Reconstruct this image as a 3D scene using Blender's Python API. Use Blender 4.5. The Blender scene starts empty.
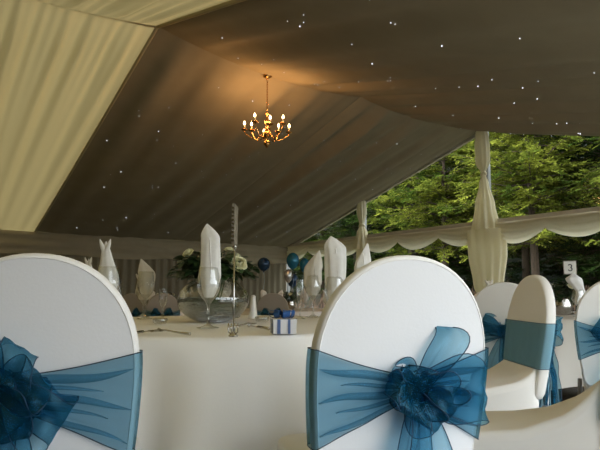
import bpy, math, random
from mathutils import Vector, Matrix, noise
PI = math.pi
S = bpy.context.scene
COL = S.collection
# ------------------------------------------------------------------ camera, sky, sun, exposure
FPX = 536.0
YAW = math.radians(36.7)
PITCH = math.atan(67 / FPX)
cd = bpy.data.cameras.new('camera'); cam = bpy.data.objects.new('camera', cd); COL.objects.link(cam)
cd.sensor_width = 36; cd.lens = 36 * FPX / 600; cd.clip_start = .02; cd.clip_end = 300
cam.location = (0, 0, .9); cam.rotation_euler = (PI / 2 + PITCH, 0, -YAW)
S.camera = cam
W = bpy.data.worlds.new('sky'); S.world = W; W.use_nodes = True
bg = W.node_tree.nodes['Background']; bg.inputs[0].default_value = (.90, .96, 1.0, 1); bg.inputs[1].default_value = 3.0
sd = bpy.data.lights.new('sun', 'SUN'); sd.energy = 4.0; sd.angle = math.radians(12); sd.color = (1, .90, .72)
sun = bpy.data.objects.new('sun', sd); COL.objects.link(sun)
sun.rotation_euler = Vector((-.75, .30, .85)).to_track_quat('Z', 'Y').to_euler()
S.view_settings.view_transform = 'Standard'; S.view_settings.look = 'None'
S.view_settings.gamma = 1; S.view_settings.exposure = 0.62; S.view_settings.use_curve_mapping = False

# tent frame: X along the ridge (gable window at GX), Y towards the far side wall
GX, YF, YR, YN, EV, ZR = 8.38, 11.85, 5.55, -.95, 2.09, 3.88
TR = [-7.35, -4.17, -1.02, 2.13, 5.25, 8.38]
FX, FY = math.sin(YAW), math.cos(YAW)
def gz(x, y):
    return -.02 * min(max(0, x * FX + y * FY - 2.6), 14)
rnd = random.Random(4)

# ------------------------------------------------------------------ materials
def nt(name):
    m = bpy.data.materials.new(name); m.use_nodes = True
    t = m.node_tree; t.nodes.clear()
    return m, t, t.nodes, t.links
def ramp_noise(t, c1, c2, scale, det=3, stretch=(1, 1, 1), lo=.35, hi=.65):
    N, L = t.nodes, t.links
    tc = N.new('ShaderNodeTexCoord'); mp = N.new('ShaderNodeMapping'); mp.inputs['Scale'].default_value = stretch
    nz = N.new('ShaderNodeTexNoise'); nz.inputs['Scale'].default_value = scale; nz.inputs['Detail'].default_value = det
    cr = N.new('ShaderNodeValToRGB'); cr.color_ramp.elements[0].position = lo; cr.color_ramp.elements[1].position = hi
    cr.color_ramp.elements[0].color = (*c1, 1); cr.color_ramp.elements[1].color = (*c2, 1)
    L.new(tc.outputs['Object'], mp.inputs[0]); L.new(mp.outputs[0], nz.inputs['Vector']); L.new(nz.outputs['Fac'], cr.inputs[0])
    return cr, nz
def solid(name, c, rough=.6, metal=0, c2=None, scale=8, bump=0, stretch=(1, 1, 1), spec=.5):
    m, t, N, L = nt(name)
    o = N.new('ShaderNodeOutputMaterial'); p = N.new('ShaderNodeBsdfPrincipled')
    p.inputs['Roughness'].default_value = rough; p.inputs['Metallic'].default_value = metal
    p.inputs['Specular IOR Level'].default_value = spec
    cr, nz = ramp_noise(t, c, c2 or tuple(k * .92 for k in c), scale, stretch=stretch)
    L.new(cr.outputs[0], p.inputs['Base Color'])
    if bump:
        b = N.new('ShaderNodeBump'); b.inputs['Strength'].default_value = bump; b.inputs['Distance'].default_value = .01
        L.new(nz.outputs['Fac'], b.inputs['Height']); L.new(b.outputs[0], p.inputs['Normal'])
    L.new(p.outputs[0], o.inputs[0])
    return m
def fabric(name, c, trans=.0, tc=None, weave=0, c2=None, bump=.15, bscale=30, stretch=(1, 1, 1)):
    m, t, N, L = nt(name)
    o = N.new('ShaderNodeOutputMaterial')
    cr, nz = ramp_noise(t, c, c2 or tuple(k * .93 for k in c), bscale * .3, stretch=stretch)
    d = N.new('ShaderNodeBsdfDiffuse'); L.new(cr.outputs[0], d.inputs[0])
    b = N.new('ShaderNodeBump'); b.inputs['Strength'].default_value = bump; b.inputs['Distance'].default_value = .006
    n2 = N.new('ShaderNodeTexNoise'); n2.inputs['Scale'].default_value = bscale
    mp = N.new('ShaderNodeMapping'); mp.inputs['Scale'].default_value = stretch; tcn = N.new('ShaderNodeTexCoord')
    L.new(tcn.outputs['Object'], mp.inputs[0]); L.new(mp.outputs[0], n2.inputs['Vector'])
    L.new(n2.outputs['Fac'], b.inputs['Height']); L.new(b.outputs[0], d.inputs['Normal'])
    if trans:
        tr = N.new('ShaderNodeBsdfTranslucent'); tr.inputs[0].default_value = (*(tc or c), 1)
        mx = N.new('ShaderNodeMixShader'); mx.inputs[0].default_value = trans
        L.new(d.outputs[0], mx.inputs[1]); L.new(tr.outputs[0], mx.inputs[2]); L.new(mx.outputs[0], o.inputs[0])
    else:
        L.new(d.outputs[0], o.inputs[0])
    return m
def organza(name, tint, col, op, gloss=.08):
    m, t, N, L = nt(name)
    o = N.new('ShaderNodeOutputMaterial')
    tr = N.new('ShaderNodeBsdfTransparent'); tr.inputs[0].default_value = (*tint, 1)
    cr, nz = ramp_noise(t, col, tuple(k * .6 for k in col), 14, stretch=(1, 1, 3))
    d = N.new('ShaderNodeBsdfDiffuse'); L.new(cr.outputs[0], d.inputs[0])
    tl = N.new('ShaderNodeBsdfTranslucent'); L.new(cr.outputs[0], tl.inputs[0])
    g = N.new('ShaderNodeBsdfGlossy'); g.inputs['Roughness'].default_value = .35; g.inputs[0].default_value = (.35, .8, 1, 1)
    m1 = N.new('ShaderNodeMixShader'); m1.inputs[0].default_value = .4; L.new(d.outputs[0], m1.inputs[1]); L.new(tl.outputs[0], m1.inputs[2])
    m2 = N.new('ShaderNodeMixShader'); m2.inputs[0].default_value = gloss; L.new(m1.outputs[0], m2.inputs[1]); L.new(g.outputs[0], m2.inputs[2])
    lw = N.new('ShaderNodeLayerWeight'); lw.inputs[0].default_value = .35
    ma = N.new('ShaderNodeMath'); ma.operation = 'MULTIPLY_ADD'; ma.inputs[1].default_value = .45; ma.inputs[2].default_value = op; ma.use_clamp = True
    L.new(lw.outputs['Facing'], ma.inputs[0])
    m3 = N.new('ShaderNodeMixShader'); L.new(ma.outputs[0], m3.inputs[0]); L.new(tr.outputs[0], m3.inputs[1]); L.new(m2.outputs[0], m3.inputs[2])
    L.new(m3.outputs[0], o.inputs[0])
    return m
def thin_glass(name, tint=(.97, .98, .97), lo=.05, hi=.75, blend=.25, rough=.03):
    m, t, N, L = nt(name)
    o = N.new('ShaderNodeOutputMaterial')
    tr = N.new('ShaderNodeBsdfTransparent'); tr.inputs[0].default_value = (*tint, 1)
    g = N.new('ShaderNodeBsdfGlossy'); g.inputs['Roughness'].default_value = rough
    lw = N.new('ShaderNodeLayerWeight'); lw.inputs[0].default_value = blend
    ma = N.new('ShaderNodeMath'); ma.operation = 'MULTIPLY_ADD'; ma.inputs[1].default_value = hi; ma.inputs[2].default_value = lo
    mx = N.new('ShaderNodeMixShader')
    L.new(lw.outputs['Facing'], ma.inputs[0]); L.new(ma.outputs[0], mx.inputs[0]); L.new(tr.outputs[0], mx.inputs[1]); L.new(g.outputs[0], mx.inputs[2])
    L.new(mx.outputs[0], o.inputs[0])
    return m
def emit(name, c, s):
    m, t, N, L = nt(name)
    o = N.new('ShaderNodeOutputMaterial'); e = N.new('ShaderNodeEmission'); e.inputs[0].default_value = (*c, 1); e.inputs[1].default_value = s
    L.new(e.outputs[0], o.inputs[0])
    return m
def leafmat(name, c1, c2, scale=1.3, tr=.35):
    m, t, N, L = nt(name)
    o = N.new('ShaderNodeOutputMaterial')
    cr, nz = ramp_noise(t, c1, c2, scale, det=4, lo=.38, hi=.62)
    d = N.new('ShaderNodeBsdfDiffuse'); l = N.new('ShaderNodeBsdfTranslucent'); mx = N.new('ShaderNodeMixShader'); mx.inputs[0].default_value = tr
    L.new(cr.outputs[0], d.inputs[0]); L.new(cr.outputs[0], l.inputs[0]); L.new(d.outputs[0], mx.inputs[1]); L.new(l.outputs[0], mx.inputs[2]); L.new(mx.outputs[0], o.inputs[0])
    return m
M = dict(
    cream=fabric('cream_voile', (.60, .53, .33), .30, (.16, .130, .06), c2=(.60, .53, .33), bscale=12),
    dark=fabric('taupe_star_lining', (.335, .298, .208), bscale=10, bump=.1),
    drape=fabric('ivory_drape', (.84, .80, .64), .5, (.90, .85, .62), c2=(.84, .80, .64), bscale=20),
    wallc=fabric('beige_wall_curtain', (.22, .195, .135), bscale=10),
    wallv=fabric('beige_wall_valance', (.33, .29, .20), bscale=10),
    rail=solid('beige_beam_cover', (.66, .61, .48), .6, c2=(.58, .54, .42), scale=5),
    roof=solid('grey_roof_canvas', (.30, .30, .29), .7),
    alu=solid('grey_aluminium', (.45, .46, .46), .35, .9),
    floor=solid('brown_matting', (.20, .17, .14), .9, c2=(.13, .11, .09), scale=30, bump=.3),
    grass=solid('leaf_litter', (.065, .058, .03), .95, c2=(.03, .04, .015), scale=6, bump=.4),
    bounce_pale=solid('pale_bounce_slab', (.30, .29, .265), .8, c2=(.24, .23, .21), scale=3),  # only for the added slab that bounces light
    backdrop=solid('dark_backdrop_green', (.008, .014, .005), 1, c2=(.004, .007, .003), scale=1.5, bump=1.0),  # only for the added backdrop behind the trees
    spandex=fabric('white_spandex', (.80, .805, .82), c2=(.80, .805, .82), bscale=160, bump=.05),
    band=fabric('white_spandex_edge_lit', (.87, .86, .84), c2=(.87, .86, .84), bscale=160, bump=.05),  # same spandex as the panels; light on the rim put into the colour
    beige=fabric('ivory_spandex', (.86, .84, .80), c2=(.86, .84, .80), bscale=160, bump=.05),
    plastic=solid('grey_plastic', (.25, .25, .26), .5),
    cloth=fabric('white_table_linen', (.93, .928, .92), c2=(.93, .928, .92), bscale=220, bump=.06),
    cloth2=fabric('ivory_table_linen', (.78, .75, .69), c2=(.78, .75, .69), bscale=220, bump=.06),
    ply=solid('plywood', (.40, .27, .15), .6, c2=(.32, .2, .1), scale=4, stretch=(1, 8, 1)),
    sash=organza('teal_blue_organza', (.58, .77, .86), (.03, .17, .28), .15),
    bow=organza('teal_blue_organza_gathered', (.46, .71, .83), (.012, .15, .27), .20, .10),
    hem=solid('navy_satin_hem', (.006, .03, .07), .5),
    napkin=fabric('white_napkin_linen', (.88, .87, .84), .12, bscale=150, bump=.08),
    napkin2=fabric('cream_napkin_linen', (.74, .70, .62), .12, bscale=150, bump=.08),
    glass=thin_glass('clear_glass', (.96, .97, .96), .07, .9, .4),
    pane=thin_glass('clear_pvc_film', (.985, .99, .985), .010, .10, .3, .08),
    water=thin_glass('vase_water', (.80, .85, .84), .06, .4, .4, .15),
    silver=solid('polished_silver', (.62, .60, .56), .22, 1, c2=(.5, .48, .44), scale=40),
    card=solid('aged_silver_card_frame', (.36, .31, .24), .55, .3, c2=(.16, .13, .10), scale=45),
    brass=solid('polished_brass', (.72, .42, .16), .25, 1, c2=(.5, .28, .1), scale=30),
    candle=solid('ivory_candle_tube', (.85, .75, .55), .5),
    bulb=emit('warm_bulb', (1, .62, .28), 14),
    star=emit('cool_led', (.9, .95, 1), 1.0),
    rose=fabric('ivory_rose_petal', (.88, .86, .62), .25, (.8, .8, .5), bscale=60),
    leaf=solid('dark_glossy_leaf', (.018, .05, .016), .45, c2=(.03, .07, .02), scale=20),
    stem=solid('green_stem', (.09, .16, .05), .6),
    grassy=solid('pale_green_grass', (.22, .26, .20), .5, c2=(.10, .13, .09), scale=20),
    dimmed=fabric('dimmed_chair_fabric', (.36, .31, .25), c2=(.36, .31, .25)),  # same chair cover, colour darkened for the dim light at the distant tables
    pebble=solid('grey_pebble', (.30, .32, .31), .3, c2=(.16, .18, .18), scale=30),
    porcelain=solid('white_porcelain', (.80, .77, .70), .25),
    wax=solid('white_wax', (.85, .82, .74), .5),
    blue=solid('royal_blue_ribbon', (.02, .11, .36), .4, c2=(.01, .07, .25)),
    boxw=solid('white_box_card', (.84, .84, .86), .5),
    boxb=solid('blue_printed_stripe', (.09, .16, .36), .5),
    foil=solid('teal_foil', (.02, .17, .26), .18, .35, c2=(.015, .12, .22)),
    foilw=solid('silver_foil', (.55, .55, .55), .2, .7),
    foild=solid('navy_foil', (.012, .04, .09), .2, .3),
    string=solid('curling_ribbon', (.3, .4, .5), .5),
    bark=solid('brown_bark', (.075, .05, .032), .95, c2=(.035, .025, .016), scale=8, stretch=(4, 4, .6), bump=.6),
    deadwood=solid('dry_brown_branches', (.12, .075, .045), .95, c2=(.05, .03, .02), scale=6),
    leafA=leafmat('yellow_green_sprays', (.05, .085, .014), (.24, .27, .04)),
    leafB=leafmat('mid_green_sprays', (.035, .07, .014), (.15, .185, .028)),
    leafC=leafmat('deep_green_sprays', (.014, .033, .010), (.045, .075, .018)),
    ink=solid('black_print', (.02, .02, .02), .6),
    sign=solid('white_sign_card', (.72, .70, .63), .6),
)

# ------------------------------------------------------------------ mesh helpers
class MB:
    def __init__(s): s.v = []; s.f = []
    def add(s, vs, fs):
        b = len(s.v); s.v += [tuple(p) for p in vs]; s.f += [tuple(i + b for i in f) for f in fs]
    def grid(s, rows, cu=False, cv=False):
        n, m = len(rows), len(rows[0]); vs = [p for r in rows for p in r]; fs = []
        for i in range(n if cu else n - 1):
            for j in range(m if cv else m - 1):
                a, b = i, (i + 1) % n; c, d = j, (j + 1) % m
                fs.append((a * m + c, a * m + d, b * m + d, b * m + c))
        s.add(vs, fs)
    def box(s, c, h, R=None):
        vs = []
        for x in (-1, 1):
            for y in (-1, 1):
                for z in (-1, 1):
                    p = Vector((x * h[0], y * h[1], z * h[2]))
                    if R: p = R @ p
                    vs.append(p + Vector(c))
        s.add(vs, [(0, 1, 3, 2), (4, 6, 7, 5), (0, 4, 5, 1), (2, 3, 7, 6), (0, 2, 6, 4), (1, 5, 7, 3)])
    def tube(s, pts, r, n=6, closed=False, cap=True):
        pts = [Vector(p) for p in pts]; K = len(pts); rows = []
        up = None
        for i, p in enumerate(pts):
            a = pts[(i - 1) % K] if (closed or i > 0) else p; b = pts[(i + 1) % K] if (closed or i < K - 1) else p
            t = (b - a)
            if t.length < 1e-9: t = Vector((0, 0, 1))
            t.normalize()
            if up is None or abs(up.dot(t)) > .98: up = Vector((0, 0, 1)) if abs(t.z) < .9 else Vector((1, 0, 0))
            sx = t.cross(up).normalized(); sy = sx.cross(t).normalized(); up = sy
            rr = r[i] if isinstance(r, (list, tuple)) else r
            rows.append([p + sx * math.cos(2 * PI * k / n) * rr + sy * math.sin(2 * PI * k / n) * rr for k in range(n)])
        b0 = len(s.v); s.grid(rows, cu=closed, cv=True)
        if cap and not closed:
            s.f.append(tuple(b0 + k for k in range(n))[::-1]); s.f.append(tuple(b0 + (K - 1) * n + k for k in range(n)))
    def lathe(s, prof, n=20, c=(0, 0, 0), flute=0, nf=8):
        rows = []
        for r, z in prof:
            rows.append([(c[0] + r * (1 + flute * math.cos(nf * 2 * PI * k / n)) * math.cos(2 * PI * k / n), c[1] + r * (1 + flute * math.cos(nf * 2 * PI * k / n)) * math.sin(2 * PI * k / n), c[2] + z) for k in range(n)])
        s.grid(rows, cv=True)
    def build(s, name, mat, parent=None, smooth=True, loc=None):
        me = bpy.data.meshes.new(name); me.from_pydata(s.v, [], s.f); me.update()
        if smooth: me.polygons.foreach_set('use_smooth', [True] * len(me.polygons))
        if isinstance(mat, str): mat = M[mat]
        me.materials.append(mat)
        o = bpy.data.objects.new(name, me); COL.objects.link(o)
        if parent: o.parent = parent
        if loc: o.location = loc
        return o
def tag(o, label=None, cat=None, group=None, kind=None):
    for k, v in (('label', label), ('category', cat), ('group', group), ('kind', kind)):
        if v: o[k] = v
    return o
def empty(name, loc, rz=0):
    o = bpy.data.objects.new(name, None); COL.objects.link(o); o.location = loc; o.rotation_euler = (0, 0, rz); o.empty_display_size = .1
    return o
def thing(name, label, cat, loc, rz=0, group=None):
    return tag(empty(name, loc, rz), label, cat, group)
def struct(name, mb, mat, smooth=False):
    return tag(mb.build(name, mat, smooth=smooth), kind='structure')
def copy_tree(o, parent=None):
    c = o.copy(); COL.objects.link(c); c.parent = parent
    for ch in [q for q in bpy.data.objects if q.parent == o]: copy_tree(ch, c)
    return c
def solidify(o, t):
    md = o.modifiers.new('thickness', 'SOLIDIFY'); md.thickness = t; md.offset = 0
def ns(x, y=0, z=0): return noise.noise(Vector((x, y, z)))
def lerp(a, b, t): return a + (b - a) * t

# ------------------------------------------------------------------ ground and floor
m = MB(); m.grid([[(x, y, gz(x, y) - .03) for y in range(-30, 51, 2)] for x in range(-30, 45, 2)])
struct('ground_outside', m, 'grass')
m = MB(); m.box((1.5, YN - 3.4, -.02), (11, 3.3, .02)); struct('bounce_slab', m, 'bounce_pale')  # unseen pale slab, added to bounce daylight onto the tablecloth
m = MB(); xs = [TR[0] + (GX - TR[0]) * i / 30 for i in range(31)]; ys = [YN + (YF - YN) * i / 26 for i in range(27)]
m.grid([[(x, y, gz(x, y)) for y in ys] for x in xs]); struct('floor', m, 'floor')

# ------------------------------------------------------------------ tent lining
def pleat(u, seed, n):
    return .5 * math.sin(u * n * 2 * PI + 1.3 * math.sin(u * 5 + seed)) + .35 * math.sin(u * n * 1.63 * 2 * PI + seed * 2.1) + .3 * ns(u * n * 1.2, seed)
def ceil_pt(x0, x1, yb, u, v, seed, npl, amp, sag, up=0):
    """u along the ridge inside one bay, v from ridge (0) to eave (1)"""
    x = lerp(x0, x1, u)
    zz = lerp(ZR, EV, v); y = lerp(YR, yb, v)
    env = math.sin(PI * u) ** .8 if 0 < u < 1 else 0
    s = sag * env * (1 - .75 * v) + .06 * math.sin(PI * v) * (.35 + .65 * env)
    if npl < 8: s += .13 * (1 - v) * math.sin(PI * (x - TR[3]) / (GX - TR[3]))
    w = u + .02 * math.sin(v * 3 + seed) * env
    fine = amp * (.5 if npl > 8 else .15) * math.sin(w * npl * 3.1 * 2 * PI) * math.exp(-v * 7)
    a = amp * (.55 + .45 * math.cos(v * 2.2)) * min(1, env * 3)
    d = (a * pleat(w, seed, npl) + fine * min(1, env * 3)) * min(1, v * 14)
    return Vector((x, y, zz - s - d + up))
def lining(name, x0, x1, yb, mat, seed, npl, amp, sag):
    m = MB(); nu, nv = 150, 22
    m.grid([[ceil_pt(x0, x1, yb, i / nu, j / nv, seed, npl, amp, sag) for j in range(nv + 1)] for i in range(nu + 1)])
    return struct(name, m, mat, True)
BAYS = []
for k in range(5):
    x0, x1 = TR[k], TR[k + 1]; dk = k >= 3
    for side, yb in (('far', YF), ('near', YN)):
        par = (7.3 + k * 3.1 + (0 if yb > 0 else 5), (5 if k == 4 else 4) if dk else 9, (.085 if k == 4 else .050) if dk else .062, .13 if dk else .13)
        lining('ceiling', x0, x1, yb, 'dark' if dk else 'cream', *par)
        if dk: BAYS.append((x0, x1, yb) + par)
# opaque outer roof over the star-lit bays
for yb in (YF, YN):
    m = MB(); q = [(TR[3] + .02, YR, ZR + .1), (GX + .25, YR, ZR + .1), (GX + .25, yb + .05 * (1 if yb > YR else -1), EV + .06), (TR[3] + .02, yb + .05 * (1 if yb > YR else -1), EV + .06)]
    m.add(q, [(0, 1, 2, 3)]); o = struct('ceiling_outer_roof', m, 'roof'); solidify(o, .02)
# gathered heading cord along ridge and rafter of the cream bays
m = MB()
for k in range(3):
    m.tube([ceil_pt(TR[k], TR[k + 1], YF, i / 40, 0, 1, 5, .0, .13, -.012) for i in range(41)], .018, 6)
struct('trim_1', m, 'cream', True)
m = MB()
for yb in (YF, YN):
    m.tube([(TR[3], lerp(YR, yb, v / 12), lerp(ZR, EV, v / 12) - .06 * .35 * math.sin(PI * v / 12) - .012) for v in range(13)], .022, 6)
struct('trim_2', m, 'cream', True)
# gable infill strip above the lining, eave beams, posts
m = MB()
for yb in (YF, YN):
    dy = 1 if yb > YR else -1
    m.add([(GX + .05, YR, ZR + .08), (GX + .05, YR, ZR - .04), (GX + .05, yb, EV - .06), (GX + .05, yb, EV + .08)], [(0, 1, 2, 3)])
o = struct('trim_3', m, 'rail'); solidify(o, .06)
m = MB(); m.box((GX + .02, (YF + YN) / 2, EV + .0), (.05, (YF - YN) / 2, .085)); struct('trim_4', m, 'rail')
m = MB(); m.box(((TR[0] + GX) / 2, YN - .03, EV + .03), ((GX - TR[0]) / 2, .04, .06)); struct('trim_5', m, 'alu')
n = 6
for x in TR[:-1]:
    m = MB(); z = gz(x, YN); m.box((x, YN - .03, (EV + z) / 2), (.04, .05, (EV - z) / 2 - .03)); struct('trim_%d' % n, m, 'alu'); n += 1
POSTS = [YN, 2.42, 5.6, 8.83, YF]
for y in POSTS:
    zt = lerp(ZR, EV, abs(y - YR) / (YF - YR)); z = gz(GX, y)
    m = MB(); m.box((GX + .02, min(y, YF - .05), (zt + z) / 2), (.035, .045, (zt - z) / 2)); struct('trim_%d' % n, m, 'alu'); n += 1
# clear film panes of the gable
k = 1
for a, b in zip(POSTS[:-1], POSTS[1:]):
    m = MB(); m.add([(GX + .04, a, gz(GX, a)), (GX + .04, b, gz(GX, b)), (GX + .04, b, EV), (GX + .04, a, EV)], [(0, 1, 2, 3)])
    struct('window_%d' % k, m, 'pane'); k += 1
    ra = lerp(ZR, EV, abs(a - YR) / (YF - YR)); rb = lerp(ZR, EV, abs(b - YR) / (YF - YR))
    m = MB(); m.add([(GX + .04, a, EV), (GX + .04, b, EV), (GX + .04, b, min(ZR, rb)), (GX + .04, a, min(ZR, ra))], [(0, 1, 2, 3)])
    struct('window_%d' % k, m, 'pane'); k += 1
# far side wall: pleated curtain with a plain valance over it
m = MB(); nx = 700; rows = []
for i in range(nx + 1):
    x = lerp(TR[0], GX - .02, i / nx); r = []
    for z in (-.35, .4, 1.0, 1.4, 1.75):
        r.append((x, YF - .07 + .035 * math.sin(x * 2 * PI / .19 + .8 * math.sin(x * 1.7)) + .02 * ns(x * 6, z * .5), z))
    rows.append(r)
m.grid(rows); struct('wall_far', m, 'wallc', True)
m = MB(); rows = []
for i in range(241):
    x = lerp(TR[0], GX - .03, i / 240); b = (x % 3.15) / 3.15
    rows.append([(x, YF - .13 - .035 * math.sin(j / 10 * 2 * PI * 2.2 + .9 * math.sin(2 * PI * b)) - .02 * math.sin(PI * j / 10), lerp(2.10, 1.64 - .03 * math.sin(2 * PI * b), j / 10)) for j in range(11)])
m.grid(rows)
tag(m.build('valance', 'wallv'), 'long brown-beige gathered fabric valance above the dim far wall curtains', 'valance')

def side_curtain(name, a, b):
    m = MB(); n_ = int((Vector(b) - Vector(a)).length / .03); d = (Vector(b) - Vector(a)).normalized(); q = Vector((-d.y, d.x)); rows = []
    for i in range(n_ + 1):
        s_ = i * .03; p = Vector(a) + d * s_ + q * (.035 * math.sin(s_ * 2 * PI / .19 + .8 * math.sin(s_ * 1.7)))
        rows.append([(p.x, p.y, z) for z in (-.3, .5, 1.3, EV)])
    m.grid(rows); return struct(name, m, 'wallc', True)
side_curtain('wall_near_added', (TR[0], YN), (.15, YN))  # unseen curtain, added and drawn this far to shade the left chair
side_curtain('wall_left_added', (TR[0] + .05, YN), (TR[0] + .05, YF - .1))  # unseen end wall, added to cut the light from the left
m = MB(); m.add([(TR[0], YN, EV), (TR[0], YF, EV), (TR[0], YR, ZR)], [(0, 1, 2)]); struct('wall_left_gable_added', m, 'wallc')  # upper part of the added end wall

# swagged valance along the gable rail: one draped length per bay
def swag(y0, y1, seed):
    m = MB(); nu = 90; rows = []; per = (y1 - y0) / round((y1 - y0) / 1.06)
    for i in range(nu + 1):
        y = lerp(y0, y1, i / nu); b = ((y - y0) / per) % 1; s = math.sin(PI * b) ** .8 if 0 < b < 1 else 0
        L = .13 + (.19 + .05 * ns(y * .9, seed)) * s; r = []
        for j in range(15):
            t = j / 14
            r.append((GX - .06 - .05 * s * math.sin(PI * t) - .022 * s * math.sin(t * 2 * PI * 3.5 + seed), y, EV + .015 - t * (L + .04)))
        rows.append(r)
    m.grid(rows); return m.build('valance', 'drape')
for (a, b), lb in zip(zip(POSTS[:-1], POSTS[1:]), ('swag valance on the gable rail nearest the open side, past the knotted drape', 'ivory swag valance on the gable rail, right of the large knotted drape', 'ivory swag valance on the gable rail between the two knotted drapes', 'ivory swag valance on the gable rail beside the far corner')):
    tag(swag(a + .02, b - .02, a), lb, 'valance', 'swag valances along the gable rail')

# knotted voile drapes wrapping the gable posts
def drape_mesh(prof, nf, seed, flat=1.0):
    m = MB(); n = 72; rows = []
    for r, z, f in prof:
        rr = []
        for k in range(n):
            a = 2 * PI * k / n
            q = r * (1 + f * (math.sin(nf * a + seed + z * .8) * .6 + .5 * ns(math.cos(a) * 2.2, math.sin(a) * 2.2, seed + z * .5)))
            rr.append((q * math.cos(a) * flat, q * math.sin(a), z))
        rows.append(rr)
    m.grid(rows, cv=True); return m
def prof(keys, n=26):
    out = []
    for i in range(n + 1):
        z = lerp(keys[0][1], keys[-1][1], i / n)
        for a, b in zip(keys[:-1], keys[1:]):
            if min(a[1], b[1]) - 1e-6 <= z <= max(a[1], b[1]) + 1e-6:
                t = (z - a[1]) / (b[1] - a[1]); t = t * t * (3 - 2 * t); out.append((lerp(a[0], b[0], t), z, lerp(a[2], b[2], t))); break
    return out
def post_drape(y, label, up, low):
    r = thing('post_drape', label, 'drape', (GX - .05, y, 0), group='knotted drapes on the gable posts')
    drape_mesh(prof(up), 9, y, .8).build('upper_drape', 'drape', r)
    kz = min(up, key=lambda q: q[0] if q[1] > 2.2 else 9)
    m = MB(); m.tube([(kz[0] * 1.02 * math.cos(a) * .8, kz[0] * 1.02 * math.sin(a), kz[1] + .02 * math.sin(2 * a)) for a in [2 * PI * i / 20 for i in range(20)]], .028, 7, closed=True)
    m.build('knot', 'drape', r)
    if low: drape_mesh(prof(low), 12, y + 2, .45).build('lower_drape', 'drape', r)
    return r
post_drape(5.63, 'tall ivory drape knotted high on the central gable post against the trees',
           [(.10, 3.86, .12), (.13, 3.55, .16), (.125, 3.22, .16), (.035, 3.02, .08), (.085, 2.82, .14), (.16, 2.45, .2), (.225, 2.0, .22)],
           [(.37, 2.0, .12), (.36, 1.6, .16), (.27, 1.0, .2), (.16, .75, .16), (.26, .3, .2), (.3, -.1, .2)])
post_drape(8.83, 'smaller ivory knotted drape on the post nearer the far corner',
           [(.10, 2.98, .12), (.12, 2.7, .16), (.06, 2.40, .1), (.13, 2.22, .16), (.21, 1.85, .2)],
           [(.16, 1.86, .16), (.20, 1.4, .2), (.24, .6, .2), (.26, -.1, .2)])
post_drape(2.42, 'ivory knotted drape on the gable post to the right of the clear panes',
           [(.10, 3.0, .12), (.12, 2.7, .16), (.06, 2.40, .1), (.13, 2.22, .16), (.21, 1.85, .2)],
           [(.30, 1.86, .12), (.22, 1.0, .2), (.16, .75, .16), (.26, -.1, .2)])

# pinpoint lights in the dark lining
sm = MB(); sm.lathe([(0, -.011), (.008, -.008), (.011, 0), (.008, .008), (0, .011)], 8)
star0 = sm.build('star_light', 'star'); r2 = random.Random(11); first = True
for b in BAYS:
    x0, x1, yb = b[:3]; cnt = 42 if yb > YR else 34
    for i in range(cnt):
        u = r2.uniform(.05, .95); v = r2.uniform(.06, .92) if yb > YR else r2.uniform(.04, .6)
        p = ceil_pt(x0, x1, yb, u, v, *b[3:]) + Vector((0, 0, -.014))
        o = star0 if first else star0.copy()
        if not first: COL.objects.link(o)
        first = False; o.location = p; s = r2.choice([.28, .32, .36, .42, .6]); o.scale = (s, s, s)
        tag(o, 'tiny white pinpoint light set in the dark ceiling lining', 'light', 'pinpoint star lights in the dark ceiling lining')

# ------------------------------------------------------------------ chandelier
ch = thing('chandelier', 'small brass eight-arm chandelier with lit candle bulbs hanging from the ceiling ridge', 'chandelier', (3.60, 5.53, 2.705)); ch.scale = (1, 1, .97)
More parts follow.
